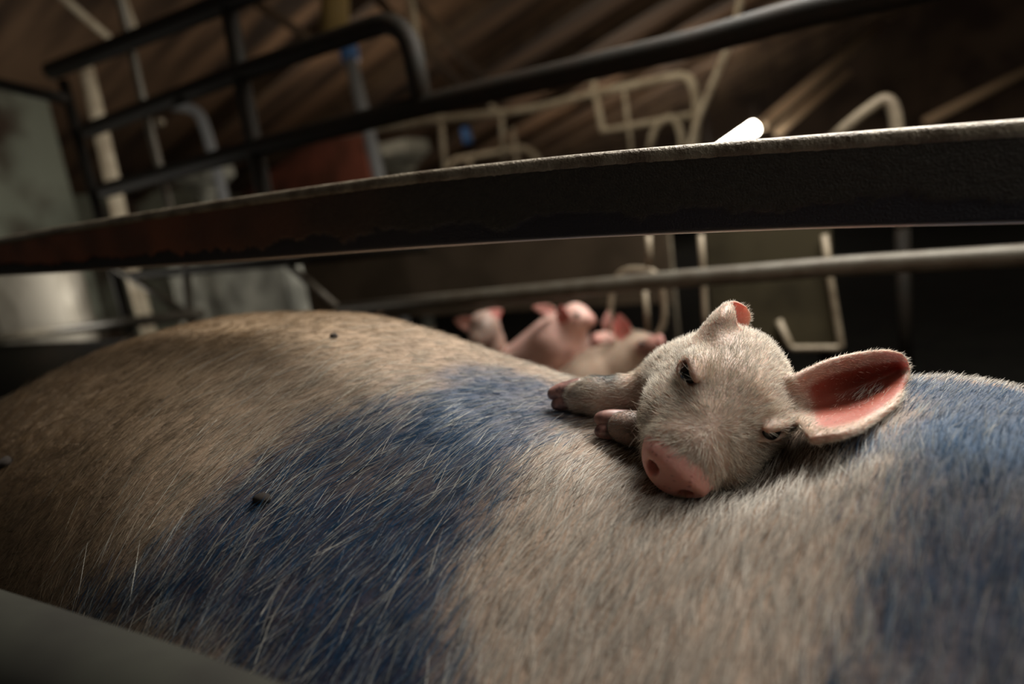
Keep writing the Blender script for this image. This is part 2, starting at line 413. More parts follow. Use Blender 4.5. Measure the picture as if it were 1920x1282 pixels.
def sheet(rows, ns=40, ntt=40):
    """dense samples of a leaf-shaped surface through rows of (px, py, depth)"""
    def place(px, py, d):
        d -= .024
        if py > 745 and px < 1665: d = min(d, sow_hit(px, py)[1]-.005)      # the ear lies on the hide
        return L(px, py, d)
    rows = [np.array([place(*p) for p in r]) for r in rows]
    def cr(P, t):
        P = np.asarray(P); n = len(P)-1; x = t*n; i = np.minimum(x.astype(int), n-1); f = (x-i)[:, None, None] if P.ndim == 3 else (x-i)[:, None]
        Pp = np.concatenate([2*P[:1]-P[1:2], P, 2*P[-1:]-P[-2:-1]])
        a, b, c, d = Pp[i], Pp[i+1], Pp[i+2], Pp[i+3]
        return .5*((2*b)+(c-a)*f+(2*a-5*b+4*c-d)*f*f+(3*b-a-3*c+d)*f**3)
    s = np.linspace(0, 1, ns); t = np.linspace(0, 1, ntt)
    G = np.stack([cr(r, s) for r in rows])      # rows x ns x 3
    G = cr(G, t)                                # ntt x ns x 3
    return G
EAR_R = [[(1484, 714, .405), (1494, 738, .412), (1500, 775, .405), (1512, 802, .380), (1528, 824, .362)],
         [(1548, 682, .408), (1562, 706, .424), (1578, 745, .432), (1590, 786, .385), (1590, 812, .358)],
         [(1612, 665, .412), (1622, 690, .428), (1634, 725, .436), (1644, 762, .395), (1646, 782, .376)],
         [(1665, 660, .416), (1671, 680, .430), (1677, 704, .434), (1682, 730, .408), (1683, 752, .388)],
         [(1692, 666, .420), (1699, 677, .426), (1703, 690, .428), (1704, 703, .427), (1698, 718, .425)]]
EAR_L = [[(1392, 634, .425), (1345, 652, .412), (1298, 668, .43), (1330, 645, .45), (1392, 630, .455)],
         [(1379, 612, .424), (1342, 620, .418), (1314, 626, .435), (1345, 612, .452), (1398, 612, .455)],
         [(1376, 592, .425), (1354, 592, .421), (1336, 594, .436), (1365, 583, .45), (1404, 592, .452)],
         [(1374, 573, .430), (1366, 570, .430), (1359, 572, .438), (1376, 566, .447), (1397, 575, .447)]]
GR = sheet(EAR_R, 46, 60); GL = sheet(EAR_L, 60, 46)
def kd_of(G):
    P = G.reshape(-1, 3); kd = KDTree(len(P))
    for k, p in enumerate(P): kd.insert(p, k)
    kd.balance(); return kd
KR, KL = kd_of(GR), kd_of(GL)
def sheet_d(P, kd, G, r0, r1):
    """distance to the sheet minus a thickness that thins from root to tip"""
    out = np.full(len(P), 1e3); lo = G.reshape(-1, 3).min(0)-14; hi = G.reshape(-1, 3).max(0)+14
    ins = np.where(((P > lo) & (P < hi)).all(1))[0]; nrow, ncol = G.shape[:2]
    far = np.maximum(np.maximum(lo-P, P-hi), 0); out = np.linalg.norm(far, axis=1)+10.
    find = kd.find
    for q in ins:
        _, k, d = find(P[q]); t = (k//ncol)/(nrow-1); out[q] = d-(r0+(r1-r0)*t)
    return out
e1L = nrm(np.array([-.62, .10, -.62])); e1R = nrm(np.array([.62, .10, -.62]))
DISC_N = nrm(np.array([-.08, -.60, .80])); DISC_U = nrm(np.array([0, .80, .60])); DISC_C = np.array([-8, -14, 54.])
def skull(P):
    d = ell(P, (5, -11, -20), (37, 27, 33))
    d = smin(d, cap(P, (0, -10, -5), (-7, -15, 40), 31, 23), 16)
    for s in (-1, 1):
        d = smin(d, ell(P, (s*21-2, -22, 4), (17, 18, 30)), 10)
        d = smin(d, ell(P, (s*27, 6, -2), (9, 7, 12)), 7)          # brow
    d = smin(d, cap(P, (0, -34, -14), (0, -27, 36), 17, 9), 9)      # lower jaw
    return d
EYES = []
for s in (-1, 1):
    dr = nrm(np.array([s*.84, .27, .46 if s < 0 else .56])); o = np.array([0, -1, -8.])
    ts = np.linspace(5, 70, 400); dd = skull(o+dr*ts[:, None]); t = ts[np.argmax(dd > 0)]
    EYES.append((s, o+dr*t, dr))
# legs in head units; each point laid against the sow's skin
def onsow(px, py, gap):
    P, d, X, th = sow_hit(px, py); return w2h(at(px, py, d-gap))
def lift(px, py, pyc, gap):
    """a joint seen at (px, py) whose underside rests where the hide is seen at (px, pyc)"""
    return L(px, py, sow_hit(px, pyc)[1]-gap)
LEG_A = [(L(1262, 745, .465), 14), (lift(1212, 732, 790, -.005), 12), (lift(1165, 738, 778, .002), 11), (lift(1118, 741, 775, .002), 11.2), (lift(1085, 744, 770, .002), 10.5)]
LEG_B = [(L(1262, 800, .43), 14), (L(1222, 800, .425), 11), (lift(1188, 804, 835, .002), 9.5), (lift(1166, 800, 830, .002), 9)]
WB = [w2h(np.array(p)) for p in [(-.13, .475, .358), (-.148, .55, .335), (-.17, .63, .255), (-.19, .70, .17)]]
def piglet(P):
    d = skull(P)
    # snout disc
    ax = np.stack([[1, 0, 0], DISC_U, DISC_N])
    q = (P-DISC_C)@ax.T
    rim = np.sqrt((q[:, 0]/20.5)**2+(q[:, 1]/15.5)**2)
    disc = ell(P, DISC_C, (19.3, 13.6, 10), ax)
    disc = smax(disc, q[:, 2]-4.2, 3.2)
    d = smin(d, disc, 4)
    for s in (-1, 1):
        no = ell(P, DISC_C+np.array([s*10, 0, 0])-1*DISC_U+3.5*DISC_N, (4.0, 5.0, 8), ax)
        d = smax(d, -no, 1.6)
    # wrinkles behind the disc
    w = np.exp(-((P[:, 2]-43)/7)**2)*sstep(-20, 4, P[:, 1])
    w = w*sstep(-30, 10, P[:, 0])
    d = d+.45*w*np.sin(P[:, 2]*1.5+2.2*np.cos(P[:, 0]*.13)+.35*P[:, 1]+2.5*noise(P, .12, 9))
    # eyelids and eye openings
    for s, c, n in EYES:
        e1 = nrm(np.array([s*.42, -.02, -.9])); e1 = nrm(e1-n*(e1@n)); e2 = np.cross(n, e1); e2 = e2 if e2[1] > 0 else -e2
        ax2 = np.stack([e1, e2, n])
        d = smin(d, ell(P, c+e2*4.2-n*1.5, (10, 3.0, 4.2), ax2), 3)
        d = smin(d, ell(P, c-e2*3.6-n*2, (9, 2.6, 3.8), ax2), 3)
        d = smax(d, -ell(P, c+n*.5, (7.6, 3.0, 6), ax2), 1.0)
    # neck, chest, back, rump
    n1 = L(1300, 745, .44)
    body = chain(P, [((0, -14, -40), 31), (n1, 33), (WB[0], 28), (WB[1], 35), (WB[2], 41), (WB[3], 40)], 20)
    d = smin(d, body, 20)
    d = smin(d, chain(P, LEG_A, 7), 8)
    d = smin(d, chain(P, LEG_B, 7), 6)
    hipw = np.array([-.19, .70, .17])
    for s in (-1, 1):
        lg = [(w2h(hipw+np.array([s*.03, .0, -.01])), 22), (w2h(hipw+np.array([s*.045, .035, -.075])), 14), (w2h(hipw+np.array([s*.045, .055, -.12])), 9.5), (w2h(hipw+np.array([s*.045, .03, -.160])), 8)]
        d = smin(d, chain(P, lg, 8), 9)
    # ears
    er = sheet_d(P, KR, GR, 2.8, 1.2); d = smin(d, er, 8)
    el_ = sheet_d(P, KL, GL, 2.4, 1.2); d = smin(d, el_, 4)
    return d
allw = np.array([at(1010, 700, .43), at(1720, 640, .43), at(1380, 550, .45), at(1300, 930, .35), (-.27, .86, -.002), (-.1, .8, .0), (-.3, .7, .1), at(1550, 860, .37)])
hl = w2h(allw)
PV, PQ = polygonize(piglet, hl.min(0)-12, hl.max(0)+12, 1.25)
PW = h2w(PV)
PN = vnormals(PW, PQ)
# orientation check
if ((PW-PW.mean(0))*PN).sum(1).mean() < 0: PQ = PQ[:, ::-1]; PN = -PN
def ear_info(V, kd, G):
    lo = G.reshape(-1, 3).min(0)-5; hi = G.reshape(-1, 3).max(0)+5; ncol = G.shape[1]; nr = G.shape[0]
    gn = np.cross(np.gradient(G, axis=0), np.gradient(G, axis=1)).reshape(-1, 3); gn = nrm(gn); GP = G.reshape(-1, 3)
    s = np.full(len(V), -1.); t = np.full(len(V), -1.); side = np.zeros(len(V)); dist = np.full(len(V), 99.)
    for q in np.where(((V > lo) & (V < hi)).all(1))[0]:
        _, k, d = kd.find(V[q])
        if d < 6: s[q] = (k % ncol)/(ncol-1); t[q] = (k//ncol)/(nr-1); side[q] = (V[q]-GP[k])@gn[k]; dist[q] = d
    return s, t, side, dist
sR, tR, dR, qR = ear_info(PV, KR, GR); sL, tL, dL, qL = ear_info(PV, KL, GL)
camh = w2h(CAM)
gnR = nrm(np.cross(np.gradient(GR, axis=0), np.gradient(GR, axis=1)).reshape(-1, 3)).mean(0)
sgR = np.sign(gnR@(camh-GR.reshape(-1, 3).mean(0)))
innerR = (qR < 6)*sstep(.2, .9, dR*sgR)*sstep(.10, .24, sR)*sstep(1.0, .82, sR)*sstep(.0, .10, tR)*sstep(.98, .86, tR)
# left ear: the inner face is inside the fold
cenL = GL.mean(1)[np.clip((tL*(GL.shape[0]-1)).astype(int), 0, GL.shape[0]-1)]
toC = nrm(cenL-PV); nh = nrm(PN@HB.T)
innerL = (qL < 5)*sstep(.1, .5, (toC*nh).sum(1))*sstep(.15, .35, tL)
qd = (PV-DISC_C)@np.stack([[1, 0, 0], DISC_U, DISC_N]).T
nose = sstep(-7.5, -5, qd[:, 2])*sstep(26, 23, np.linalg.norm(qd[:, :2], axis=1))*(np.linalg.norm(qd, axis=1) < 28)
skin = np.array([.47, .335, .26]); pink = np.array([.82, .42, .36]); red = np.array([.28, .055, .032])
tint = np.tile(skin, (len(PV), 1))*(1+.1*noise(PV, .08, 3))[:, None]
def mixc(t, c, w): return t*(1-w[:, None])+c*w[:, None]
tint = mixc(tint, pink, nose)
spk = nose*(noise(PV, .9, 5) > .72); tint = mixc(tint, np.array([.30, .10, .08]), spk*.6)
nst = np.zeros(len(PV))
for s in (-1, 1):
    c = DISC_C+np.array([s*9.5, 0, 0])-DISC_U-1*DISC_N
    nst = np.maximum(nst, sstep(7, 4, np.linalg.norm(PV-c, axis=1)))
tint = mixc(tint, np.array([.10, .03, .025]), nst*.8)
tint = mixc(tint, red, innerR*.95); tint = mixc(tint, np.array([.60, .26, .21]), innerL*.9)
# dark smudge on the outstretched leg
camup = nrm(w2h(CAM+UP)-w2h(CAM)); sm = .45*LEG_A[2][0]+.55*LEG_A[3][0]+camup*9
def smudge(Q): return sstep(15, 6, np.linalg.norm(Q-sm, axis=1)+3*noise(Q, .25, 4))
dk = smudge(PV); tint = mixc(tint, np.array([.06, .075, .075]), dk*.8)
def leg_skin(Q, W_):
    la = sstep(3.5, -1, chain(Q, LEG_A[2:], 7)-2)*(.35+.65*sstep(0, .5, noise(Q*np.array([1, 1, 1]), .16, 12))); lb = sstep(4, -1, chain(Q, LEG_B[1:], 7)-2)
    return la, lb
la_, lb_ = leg_skin(PV, None)
tint = mixc(tint, np.array([.22, .19, .16]), la_*.55); tint = mixc(tint, np.array([.20, .13, .10]), lb_*.85)
pig = empty('piglet', (-.19, .74, 0), 'white piglet resting its head and forefeet on the sow, one big red-lined ear spread out', 'piglet')
pb = mesh('body', PW, PQ, M['piglet_skin'], pig, attrs={'tint': tint})
def ball(name, c, r, m, parent, sc=(1, 1, 1), axes=None, seg=24):
    u = np.linspace(0, np.pi, seg//2+1); v = np.linspace(0, 2*np.pi, seg, endpoint=False)
    U_, V_ = np.meshgrid(u, v, indexing='ij')
    P = np.stack([np.sin(U_)*np.cos(V_), np.sin(U_)*np.sin(V_), np.cos(U_)], -1).reshape(-1, 3)*np.array(sc)*r
    if axes is not None: P = P@np.asarray(axes)
    fs = []
    for a in range(seg//2):
        for b in range(seg): fs.append((a*seg+b, (a+1)*seg+b, (a+1)*seg+(b+1) % seg, a*seg+(b+1) % seg))
    return mesh(name, P+np.asarray(c), fs, m, parent)
for s, c, n in EYES:
    ball('eye', h2w(c-n*3.9), 6.4*HS, M['eye'], pig)
# cloven toes
def toe(px, py, d, dirv, r, ln, m, parent):
    """one claw: a blunt wedge pointing along dirv (image right, image up)"""
    c = w2h(at(px, py, d)); a = w2h(at(px+dirv[0]*40, py-dirv[1]*40, d))-c; a = nrm(a); up = nrm(w2h(CAM+UP)-w2h(CAM)); sd = nrm(np.cross(a, up)); up = np.cross(sd, a)
    def fn(P):
        q = P-c; x = q@a; y = q@up; z = q@sd
        rr = r*np.where(x > 0, np.sqrt(np.clip(1-(x/ln)**2*.85, .02, 1)), 1)*(1-.12*x/ln); y = y+.15*x
        return smax(np.sqrt(y*y+(z*1.0)**2)-rr, np.abs(x)-ln, 2.5)
    V, Q = polygonize(fn, c-(ln+5), c+(ln+5), .7)
    o = mesh('hoof', h2w(V), Q, m, parent); return o
def dsow(px, py): return sow_hit(px, py)[1]
toe(1058, 733, dsow(1058, 768)+.002, (-1, -.05), 6.6, 12, M['hoof'], pig)
toe(1062, 752, dsow(1062, 768)-.002, (-1, -.1), 6.2, 11, M['hoof'], pig)
toe(1149, 786, dsow(1149, 822)+.001, (-.95, .25), 6.6, 12, M['hoof_pink'], pig)
toe(1147, 806, dsow(1147, 822)-.002, (-1, .1), 6.2, 11, M['hoof'], pig)

# fur of the sleeping piglet
WH = w2h(at(1345, 790, .348))
d0 = 1.25e6
hidden = (PW[:, 1] > .53) | (PN@(-FW) < -.75)
dens = np.full(len(PV), d0); dens[hidden] = 0
dens *= (1-sstep(.2, .6, np.maximum(nose, nst)))*(1-.97*sstep(.2, .5, innerR))*(1-.9*sstep(.3, .7, innerL))
dens *= 1-.6*np.exp(-((PV[:, 2]-44)/6)**2)*(np.abs(PV[:, 0]) < 26)
for s, c, n in EYES: dens *= sstep(5, 10, np.linalg.norm(PV-(c-n*2), axis=1))*sstep(5, 11, np.linalg.norm(PV-(c-n*2+5*nrm(np.array([-s*.8, -.1, .5]))), axis=1))
FR, FN, k, T3, W3 = scatter(PW, PQ, PN, dens, 7)
fh = w2h(FR)
fl = fh-WH; rr = np.linalg.norm(fl, axis=1)
fl = nrm(fl)
fl = nrm(fl*np.array([1.0, 1, 1])+np.array([0, 0, -.25]))
LA = nrm(w2h(at(1050, 742, .45))-w2h(at(1200, 728, .45))); isleg = sstep(1215, 1195, proj(FR)[0])[:, None]
fl = fl*(1-isleg)+LA*isleg
ln = np.interp(rr, [0, 12, 40, 80], [3.8, 6.0, 7.5, 7.5])*1e-3
earm = np.maximum((qR[T3[k]] < 5).mean(1), (qL[T3[k]] < 5).mean(1)); ln = ln*(1-.45*earm)
ln = ln*(1-.3*isleg[:, 0])
rng = np.random.default_rng(3)
colf = np.array([.86, .78, .66])*rng.uniform(.35, 1.15, len(FR))[:, None]
dkf = smudge(fh)[:, None]; colf = colf*(1-dkf)+np.array([.07, .085, .085])*dkf
la_, lb_ = leg_skin(fh, None)
colf = colf*(1-.55*la_-0*lb_)[:, None]; colf = colf*(1-.72*lb_)[:, None]; ln = ln*(1-.4*lb_)
pf = fur('fur', FR, FN, fl@HB, ln, colf, pig, lift=.42-.1*earm, radius=.00009, seed=5, curl=.3, wild=.2, bend=.4)
pf['label'] = 'fine white coat'
# brow lashes and whiskers
wr, wn, wd = [], [], []
rng = np.random.default_rng(9)
for s, c, n in EYES:
    for q in range(46):
        p = c+np.array([rng.uniform(-5, 5), rng.uniform(4, 12), rng.uniform(-9, 7)]); 
        for _ in range(6): p = p-n*float(skull(p[None])[0])
        wr.append(h2w(p)); wn.append(n@HB); wd.append(((np.array([s*.5, .9, .2])+rng.normal(0, .25, 3)))@HB)
for q in range(60):
    s = rng.choice([-1, 1]); p = np.array([s*rng.uniform(12, 26), rng.uniform(-34, -16), rng.uniform(5, 48)]); n = nrm(np.array([s*.8, -.4, .3]))
    for _ in range(8): p = p-n*float(skull(p[None])[0])*.8
    wr.append(h2w(p)); wn.append(n@HB); wd.append((n+rng.normal(0, .4, 3))@HB)
wr, wn, wd = map(np.array, (wr, wn, wd))
fur('whiskers', wr, wn, wd, np.full(len(wr), .013), np.tile([.85, .78, .66], (len(wr), 1)), pig, lift=.75, radius=.00007, seed=12)

# FAR_PIGLETS
def far_piglet(label, torso, head, ears, tint_c, legs=True, snout=None, patch=None):
    """torso, head: chains of (px, py, depth, radius px); ears: (px, py, depth, half length px, half width px, tip angle, inner colour)"""
    tw = [(at(a, b, d), r*d/F_) for a, b, d, r in torso]; hw = [(at(a, b, d), r*d/F_) for a, b, d, r in head]
    ew = []
    for a, b, d, l, w, an, inn in ears:
        c = at(a, b, d); e1 = math.cos(an)*RT+math.sin(an)*UP; e2 = -math.sin(an)*RT+math.cos(an)*UP
        ew.append((c, np.stack([e1, e2, FW]), l*d/F_, w*d/F_, inn))
    feet = []
    if legs:
        a0, a1 = tw[0][0], tw[min(1, len(tw)-1)][0]
        for base in (a0, a1):
            for s in (-1, 1):
                hp = base+s*.024*RT*np.array([1, 1, 0]); ft = hp.copy(); ft[2] = .012; ft[1] += .01
                kn = .5*(hp+ft)+np.array([0, .02, 0]); feet.append([(hp, .024), (kn, .014), (ft, .0115)])
    def fn(P):
        d = chain(P, tw, .02); h = chain(P, hw, .01) if len(hw) > 1 else None
        d = smin(d, h, .018)
        if snout is not None:
            c = at(*snout[:3]); d = smin(d, ell(P, c, np.array([.4, .9, .9])*snout[3]*snout[2]/F_, np.stack([RT, UP, FW])), .003)
        for c, ax, l, w, inn in ew:
            q = (P-c)@ax.T; taper = 1-.45*np.clip(q[:, 0]/l, -1, 1)
            q2 = q.copy(); q2[:, 1] = q[:, 1]/taper; q2[:, 2] = q[:, 2]+6*(q[:, 1]**2)/w*.12
            e = ell(q2, (0, 0, 0), (l, w, .0042)); d = smin(d, e, .006)
        for f in feet: d = smin(d, chain(P, f, .008), .012)
        return d
    pts = np.array([p for p, r in tw+hw]+[c for c, *_ in ew]+[f[2][0] for f in feet])
    V, Q = polygonize(fn, pts.min(0)-.075, np.maximum(pts.max(0)+.075, 0), .0028)
    N = vnormals(V, Q)
    if ((V-V.mean(0))*N).sum(1).mean() < 0: Q = Q[:, ::-1]; N = -N
    t = np.tile(np.array(tint_c, float), (len(V), 1))*(1+.15*noise(V, 40, 3))[:, None]
    for c, ax, l, w, inn in ew:
        if inn is None: continue
        q = (V-c)@ax.T; k = (np.sqrt((q[:, 0]/(l*.9))**2+(q[:, 1]/(w*.9))**2) < 1)*(np.abs(q[:, 2]) < .012)*((N@(-FW)) > .1)
        t = t*(1-k[:, None])+np.array(inn)*k[:, None]
    if snout is not None:
        k = sstep(1.5, .9, np.linalg.norm(V-at(*snout[:3]), axis=1)/(snout[3]*snout[2]/F_)); t = t*(1-k[:, None])+np.array([.45, .22, .19])*k[:, None]
    if patch is not None:
        for (a, b, d, r, c) in patch:
            k = sstep(1.2, .5, np.linalg.norm(V-at(a, b, d), axis=1)/(r*d/F_)); t = t*(1-k[:, None])+np.array(c)*k[:, None]
    b0 = tw[0][0]
    root = empty('piglet', (b0[0], b0[1], 0), label, 'piglet', 'piglets crowding behind the sow')
    mesh('body', V, Q, M['far_skin'], root, attrs={'tint': t})
    return root
PK, RD = (.62, .39, .34), (.42, .10, .08)
pA = far_piglet('grey-faced piglet with two pink ears spread, behind the sow beneath the long rail',
    [(985, 720, 1.34, 46), (945, 685, 1.31, 40)], [(918, 640, 1.27, 29), (908, 612, 1.25, 27), (896, 634, 1.21, 17)],
    [(874, 606, 1.24, 25, 15, math.radians(165), (.55, .28, .24)), (926, 590, 1.25, 20, 13, math.radians(30), (.30, .07, .06))], (.34, .24, .20),
    patch=[(905, 620, 1.23, 30, (.20, .15, .13))])
pB = far_piglet('bare pink piglet seen from its back, head turned away, standing behind the sow',
    [(988, 694, 1.27, 58), (1045, 645, 1.21, 56)], [(1066, 616, 1.19, 36), (1080, 598, 1.17, 28), (1103, 600, 1.15, 14)],
    [(1020, 580, 1.17, 24, 11, math.radians(170), (.58, .27, .24)), (1054, 590, 1.135, 20, 14, math.radians(95), RD)], PK, snout=(1110, 601, 1.15, 13), patch=[(1062, 662, 1.17, 15, (.36, .2, .17)), (1050, 600, 1.15, 12, (.3, .14, .12))])
pD = far_piglet('small pale piglet face peeping between the two larger piglets',
    [(1118, 700, 1.36, 40), (1128, 665, 1.34, 36)], [(1134, 645, 1.31, 24), (1122, 638, 1.28, 15)],
    [(1138, 600, 1.3, 20, 9, math.radians(80), (.22, .08, .07))], (.50, .30, .26), snout=(1116, 636, 1.27, 11), patch=[(1140, 640, 1.29, 14, (.2, .1, .09))])
pC = far_piglet('cream piglet with one upright red ear and wrinkled snout beside the sleeping piglet',
    [(1075, 752, 1.16, 62), (1130, 716, 1.12, 62), (1168, 688, 1.09, 50)], [(1185, 665, 1.07, 34), (1200, 655, 1.06, 32), (1226, 648, 1.03, 20)],
    [(1164, 614, 1.07, 29, 19, math.radians(98), (.45, .11, .09)), (1196, 628, 1.07, 16, 8, math.radians(10), None)], (.60, .46, .36), snout=(1237, 644, 1.02, 21),
    patch=[(1205, 652, 1.02, 26, (.26, .13, .11))])
for (px, py, d, par) in ((1203, 644, 1.028, pC), (1082, 590, 1.142, pB), (903, 616, 1.224, pA)):
    ball('eye', at(px, py, d), .0045, M['eye'], par, seg=12)

# BARN
def rounded(pts, cut, n=7):
    pts = [np.asarray(p, float) for p in pts]; out = [pts[0]]
    for a, b, c in zip(pts[:-2], pts[1:-1], pts[2:]):
        u, v = a-b, c-b; k = min(cut, .48*np.linalg.norm(u), .48*np.linalg.norm(v)); p, q = b+nrm(u)*k, b+nrm(v)*k
        for t in np.linspace(0, 1, n): out.append((1-t)**2*p+2*t*(1-t)*b+t*t*q)
    out.append(pts[-1]); return np.array(out)
def sweep(P, sec, closed_ends=True):
    """sweep a closed 2-D section (list of (side, up)) along P, keeping world Z as up"""
    P = np.asarray(P); n = len(P); T = nrm(np.gradient(P, axis=0)); sec = np.asarray(sec); m = len(sec)
    ref = np.array([0, 0, 1.]) if abs(T[:, 2]).mean() < .8 else np.array([0, 1., 0])
    S = nrm(np.cross(T, ref)); 
    for k in range(1, n):                        # parallel transport when the path bends towards the reference
        s = S[k-1]-T[k]*(S[k-1]@T[k]); s = s/max(np.linalg.norm(s), 1e-9)
        if S[k]@s < .97: S[k] = s
    U_ = np.cross(S, T)
    V = P[:, None]+S[:, None]*sec[None, :, :1]+U_[:, None]*sec[None, :, 1:]
    V = V.reshape(-1, 3); fs = []
    for a in range(n-1):
        for b in range(m): fs.append((a*m+b, a*m+(b+1) % m, (a+1)*m+(b+1) % m, (a+1)*m+b))
    if closed_ends: fs.append(tuple(range(m))[::-1]); fs.append(tuple((n-1)*m+b for b in range(m)))
    return V, fs
def circ(r, m=14): return [(r*math.cos(2*math.pi*k/m), r*math.sin(2*math.pi*k/m)) for k in range(m)]
def tube(name, pts, r, m, parent=None, bend=.08):
    V, fs = sweep(rounded(pts, bend) if len(pts) > 2 else pts, circ(r)); return mesh(name, V, fs, m, parent)
def box(name, lo, hi, m, parent=None, bev=.004):
    lo, hi = np.minimum(lo, hi), np.maximum(lo, hi)
    c = [(x, y, z) for x in (lo[0], hi[0]) for y in (lo[1], hi[1]) for z in (lo[2], hi[2])]
    f = [(0, 1, 3, 2), (4, 6, 7, 5), (0, 4, 5, 1), (2, 3, 7, 6), (0, 2, 6, 4), (1, 5, 7, 3)]
    o = mesh(name, c, f, m, parent, smooth=False)
    if bev: b = o.modifiers.new('bevel', 'BEVEL'); b.width = bev; b.segments = 2
    return o
def st(o): o['kind'] = 'structure'; return o

# the big grimy rail right over the sow: folded steel strip with rolled edges
top = [(-260, 486), (-120, 467), (0, 446), (120, 424), (250, 402), (380, 381), (500, 363), (640, 343), (780, 323), (920, 308), (1060, 293), (1200, 280), (1350, 268), (1500, 257), (1700, 241), (1920, 225), (2200, 205)]
bot = [(-260, 530), (-120, 524), (0, 517), (120, 511), (250, 502), (380, 494), (500, 486), (640, 475), (780, 465), (920, 456), (1060, 447), (1200, 441), (1350, 435), (1500, 429), (1700, 424), (1920, 419), (2200, 410)]
RY = .40
tp = np.array([on_y(*p, RY) for p in top]); bp = np.array([on_y(*p, RY) for p in bot])
def resample(P, n):
    d = np.r_[0, np.cumsum(np.linalg.norm(np.diff(P, axis=0), axis=1))]; t = np.linspace(0, d[-1], n)
    Q = np.stack([np.interp(t, d, P[:, k]) for k in range(3)], 1)
    for _ in range(3): Q[1:-1] = .25*Q[:-2]+.5*Q[1:-1]+.25*Q[2:]
    return Q
def run_on(P, dx): e_ = P[-1]-P[-3]; return np.concatenate([P, P[-1:]+e_[None]/e_[0]*dx*.5, P[-1:]+e_[None]/e_[0]*dx])
tp, bp = run_on(tp, .9), run_on(bp, .9); bp[-2:] = tp[-2:]-np.array([0, 0, np.linalg.norm(tp[-3]-bp[-3])])
tp, bp = resample(tp, 110), resample(bp, 110)
crate = empty('crate_rail', (float(tp[:, 0].mean()), RY, 0), 'wide grimy rusty steel rail crossing just above the sow and piglet', 'rail')
mid = .5*(tp+bp); hh = np.linalg.norm(tp-bp, axis=1).mean()/2
nw, mw = 1000, 36
tt = resample(tp, nw); bb = resample(bp, nw); hv = np.linspace(0, 1, mw)
FV = (bb[:, None]*(1-hv[None, :, None])+tt[:, None]*hv[None, :, None]); FV[..., 2] += .002*(1-hv)-.004*hv
flatp = FV.reshape(-1, 3); hq = np.tile(hv, nw)
edge = .24+.10*noise(flatp*np.array([1, 0, 0]), 30, 2)+.05*noise(flatp, 120, 3)+.04*noise(flatp, 320, 4)
crust = sstep(-.015, .03, hq-edge)
rough_ = .5*noise(flatp, 500, 5)+.5*noise(flatp, 1100, 6)
front = flatp.copy(); front[:, 1] += -.003-crust*(.0011+.0004*rough_)
back = flatp.copy(); back[:, 1] += .004
rustw = sstep(-.25, -.75, flatp[:, 0])*(.75+.35*noise(flatp, 35, 8))
ct = np.array([.030, .025, .019])*(1+.35*rough_)[:, None]; ct = ct*(1-rustw[:, None])+np.array([.24, .08, .04])*rustw[:, None]
ct = ct*crust[:, None]+np.array([.016, .014, .018])*(1-crust)[:, None]
ct = np.clip(ct, 0, 1)
ia = np.arange(nw-1)[:, None]*mw+np.arange(mw-1)[None]
q1 = np.stack([ia, ia+mw, ia+mw+1, ia+1], -1).reshape(-1, 4)
off = nw*mw; ed = []
for c0, flip in ((0, 1), (mw-1, 0)):
    k_ = np.arange(nw-1)*mw+c0; e_ = np.stack([k_, k_+mw, k_+mw+off, k_+off], 1); ed.append(e_[:, ::-1] if flip else e_)
for r0_, flip in ((0, 0), ((nw-1)*mw, 1)):
    k_ = r0_+np.arange(mw-1); e_ = np.stack([k_, k_+1, k_+1+off, k_+off], 1); ed.append(e_[:, ::-1] if flip else e_)
mesh('web', np.concatenate([front, back]), np.concatenate([q1, q1[:, ::-1]+off]+ed), M['crust'], crate, attrs={'tint': np.concatenate([ct, ct])})
V1, f1 = sweep(tp-np.array([0, 0, .0045]), circ(.0052, 16)); lipt = mesh('top_edge', V1, f1, M['lip'], crate)
V1, f1 = sweep(bp+np.array([0, -.001, .0016]), circ(.0017, 10)); mesh('bottom_edge', V1, f1, M['edge'], crate)
for X_ in (-1.15, .14):                          # posts that carry it, outside the frame
    k = int(np.argmin(abs(mid[:, 0]-X_))); tube('post', [(mid[k, 0], RY+.02, .0), (mid[k, 0], RY+.02, mid[k, 2])], .012, M['rust'], crate) if False else None

# pen side of bars on the far side of the sow
def py(Y): return lambda px, py_: on_y(px, py_, Y)
Y1 = py(1.0)
side = empty('farrowing_crate', (-.9, 1.0, 0), 'dark steel crate of crossing bars standing beyond the sow', 'crate')
SD = M['steel_dark']
tube('bar', [Y1(95, 133), Y1(240, 78), Y1(430, 2), Y1(640, -80)], .020, SD, side)
tube('bar', [Y1(163, 245), Y1(440, 140), Y1(762, 28), Y1(792, 198)], .018, SD, side, bend=.075)
tube('bar', [Y1(195, 357), Y1(500, 272), Y1(800, 197), Y1(1100, 128), Y1(1300, 82), Y1(1500, 26), Y1(1750, -30), Y1(1750, -30)+np.array([.9, 0, .06])], .0185, SD, side, bend=.02)
tube('bar', [Y1(250, 516), Y1(560, 488), Y1(800, 462)], .011, SD, side, bend=.02)
tube('bar', [Y1(638, 582), Y1(900, 557), Y1(1250, 525), Y1(1600, 497), Y1(1920, 478), Y1(2200, 460), Y1(2200, 460)+np.array([.7, 0, -.01])], .0135, M['steel_grey'], side, bend=.02)
tube('upright', [Y1(118, 150), Y1(150, 270), Y1(190, 415), Y1(250, 640), on_y(330, 900, 1.0)*np.array([1, 1, 0])+np.array([0, 0, 0])], .0125, SD, side, bend=.02)
tube('upright', [Y1(205, -60), Y1(228, 10), Y1(268, 190), Y1(318, 390), Y1(348, 500), Y1(358, 610), Y1(400, 800)], .0095, M['steel_grey'], side, bend=.02)
tube('upright', [Y1(408, -70), Y1(428, 10), Y1(462, 200), Y1(496, 365), Y1(520, 480)], .0165, SD, side, bend=.02)
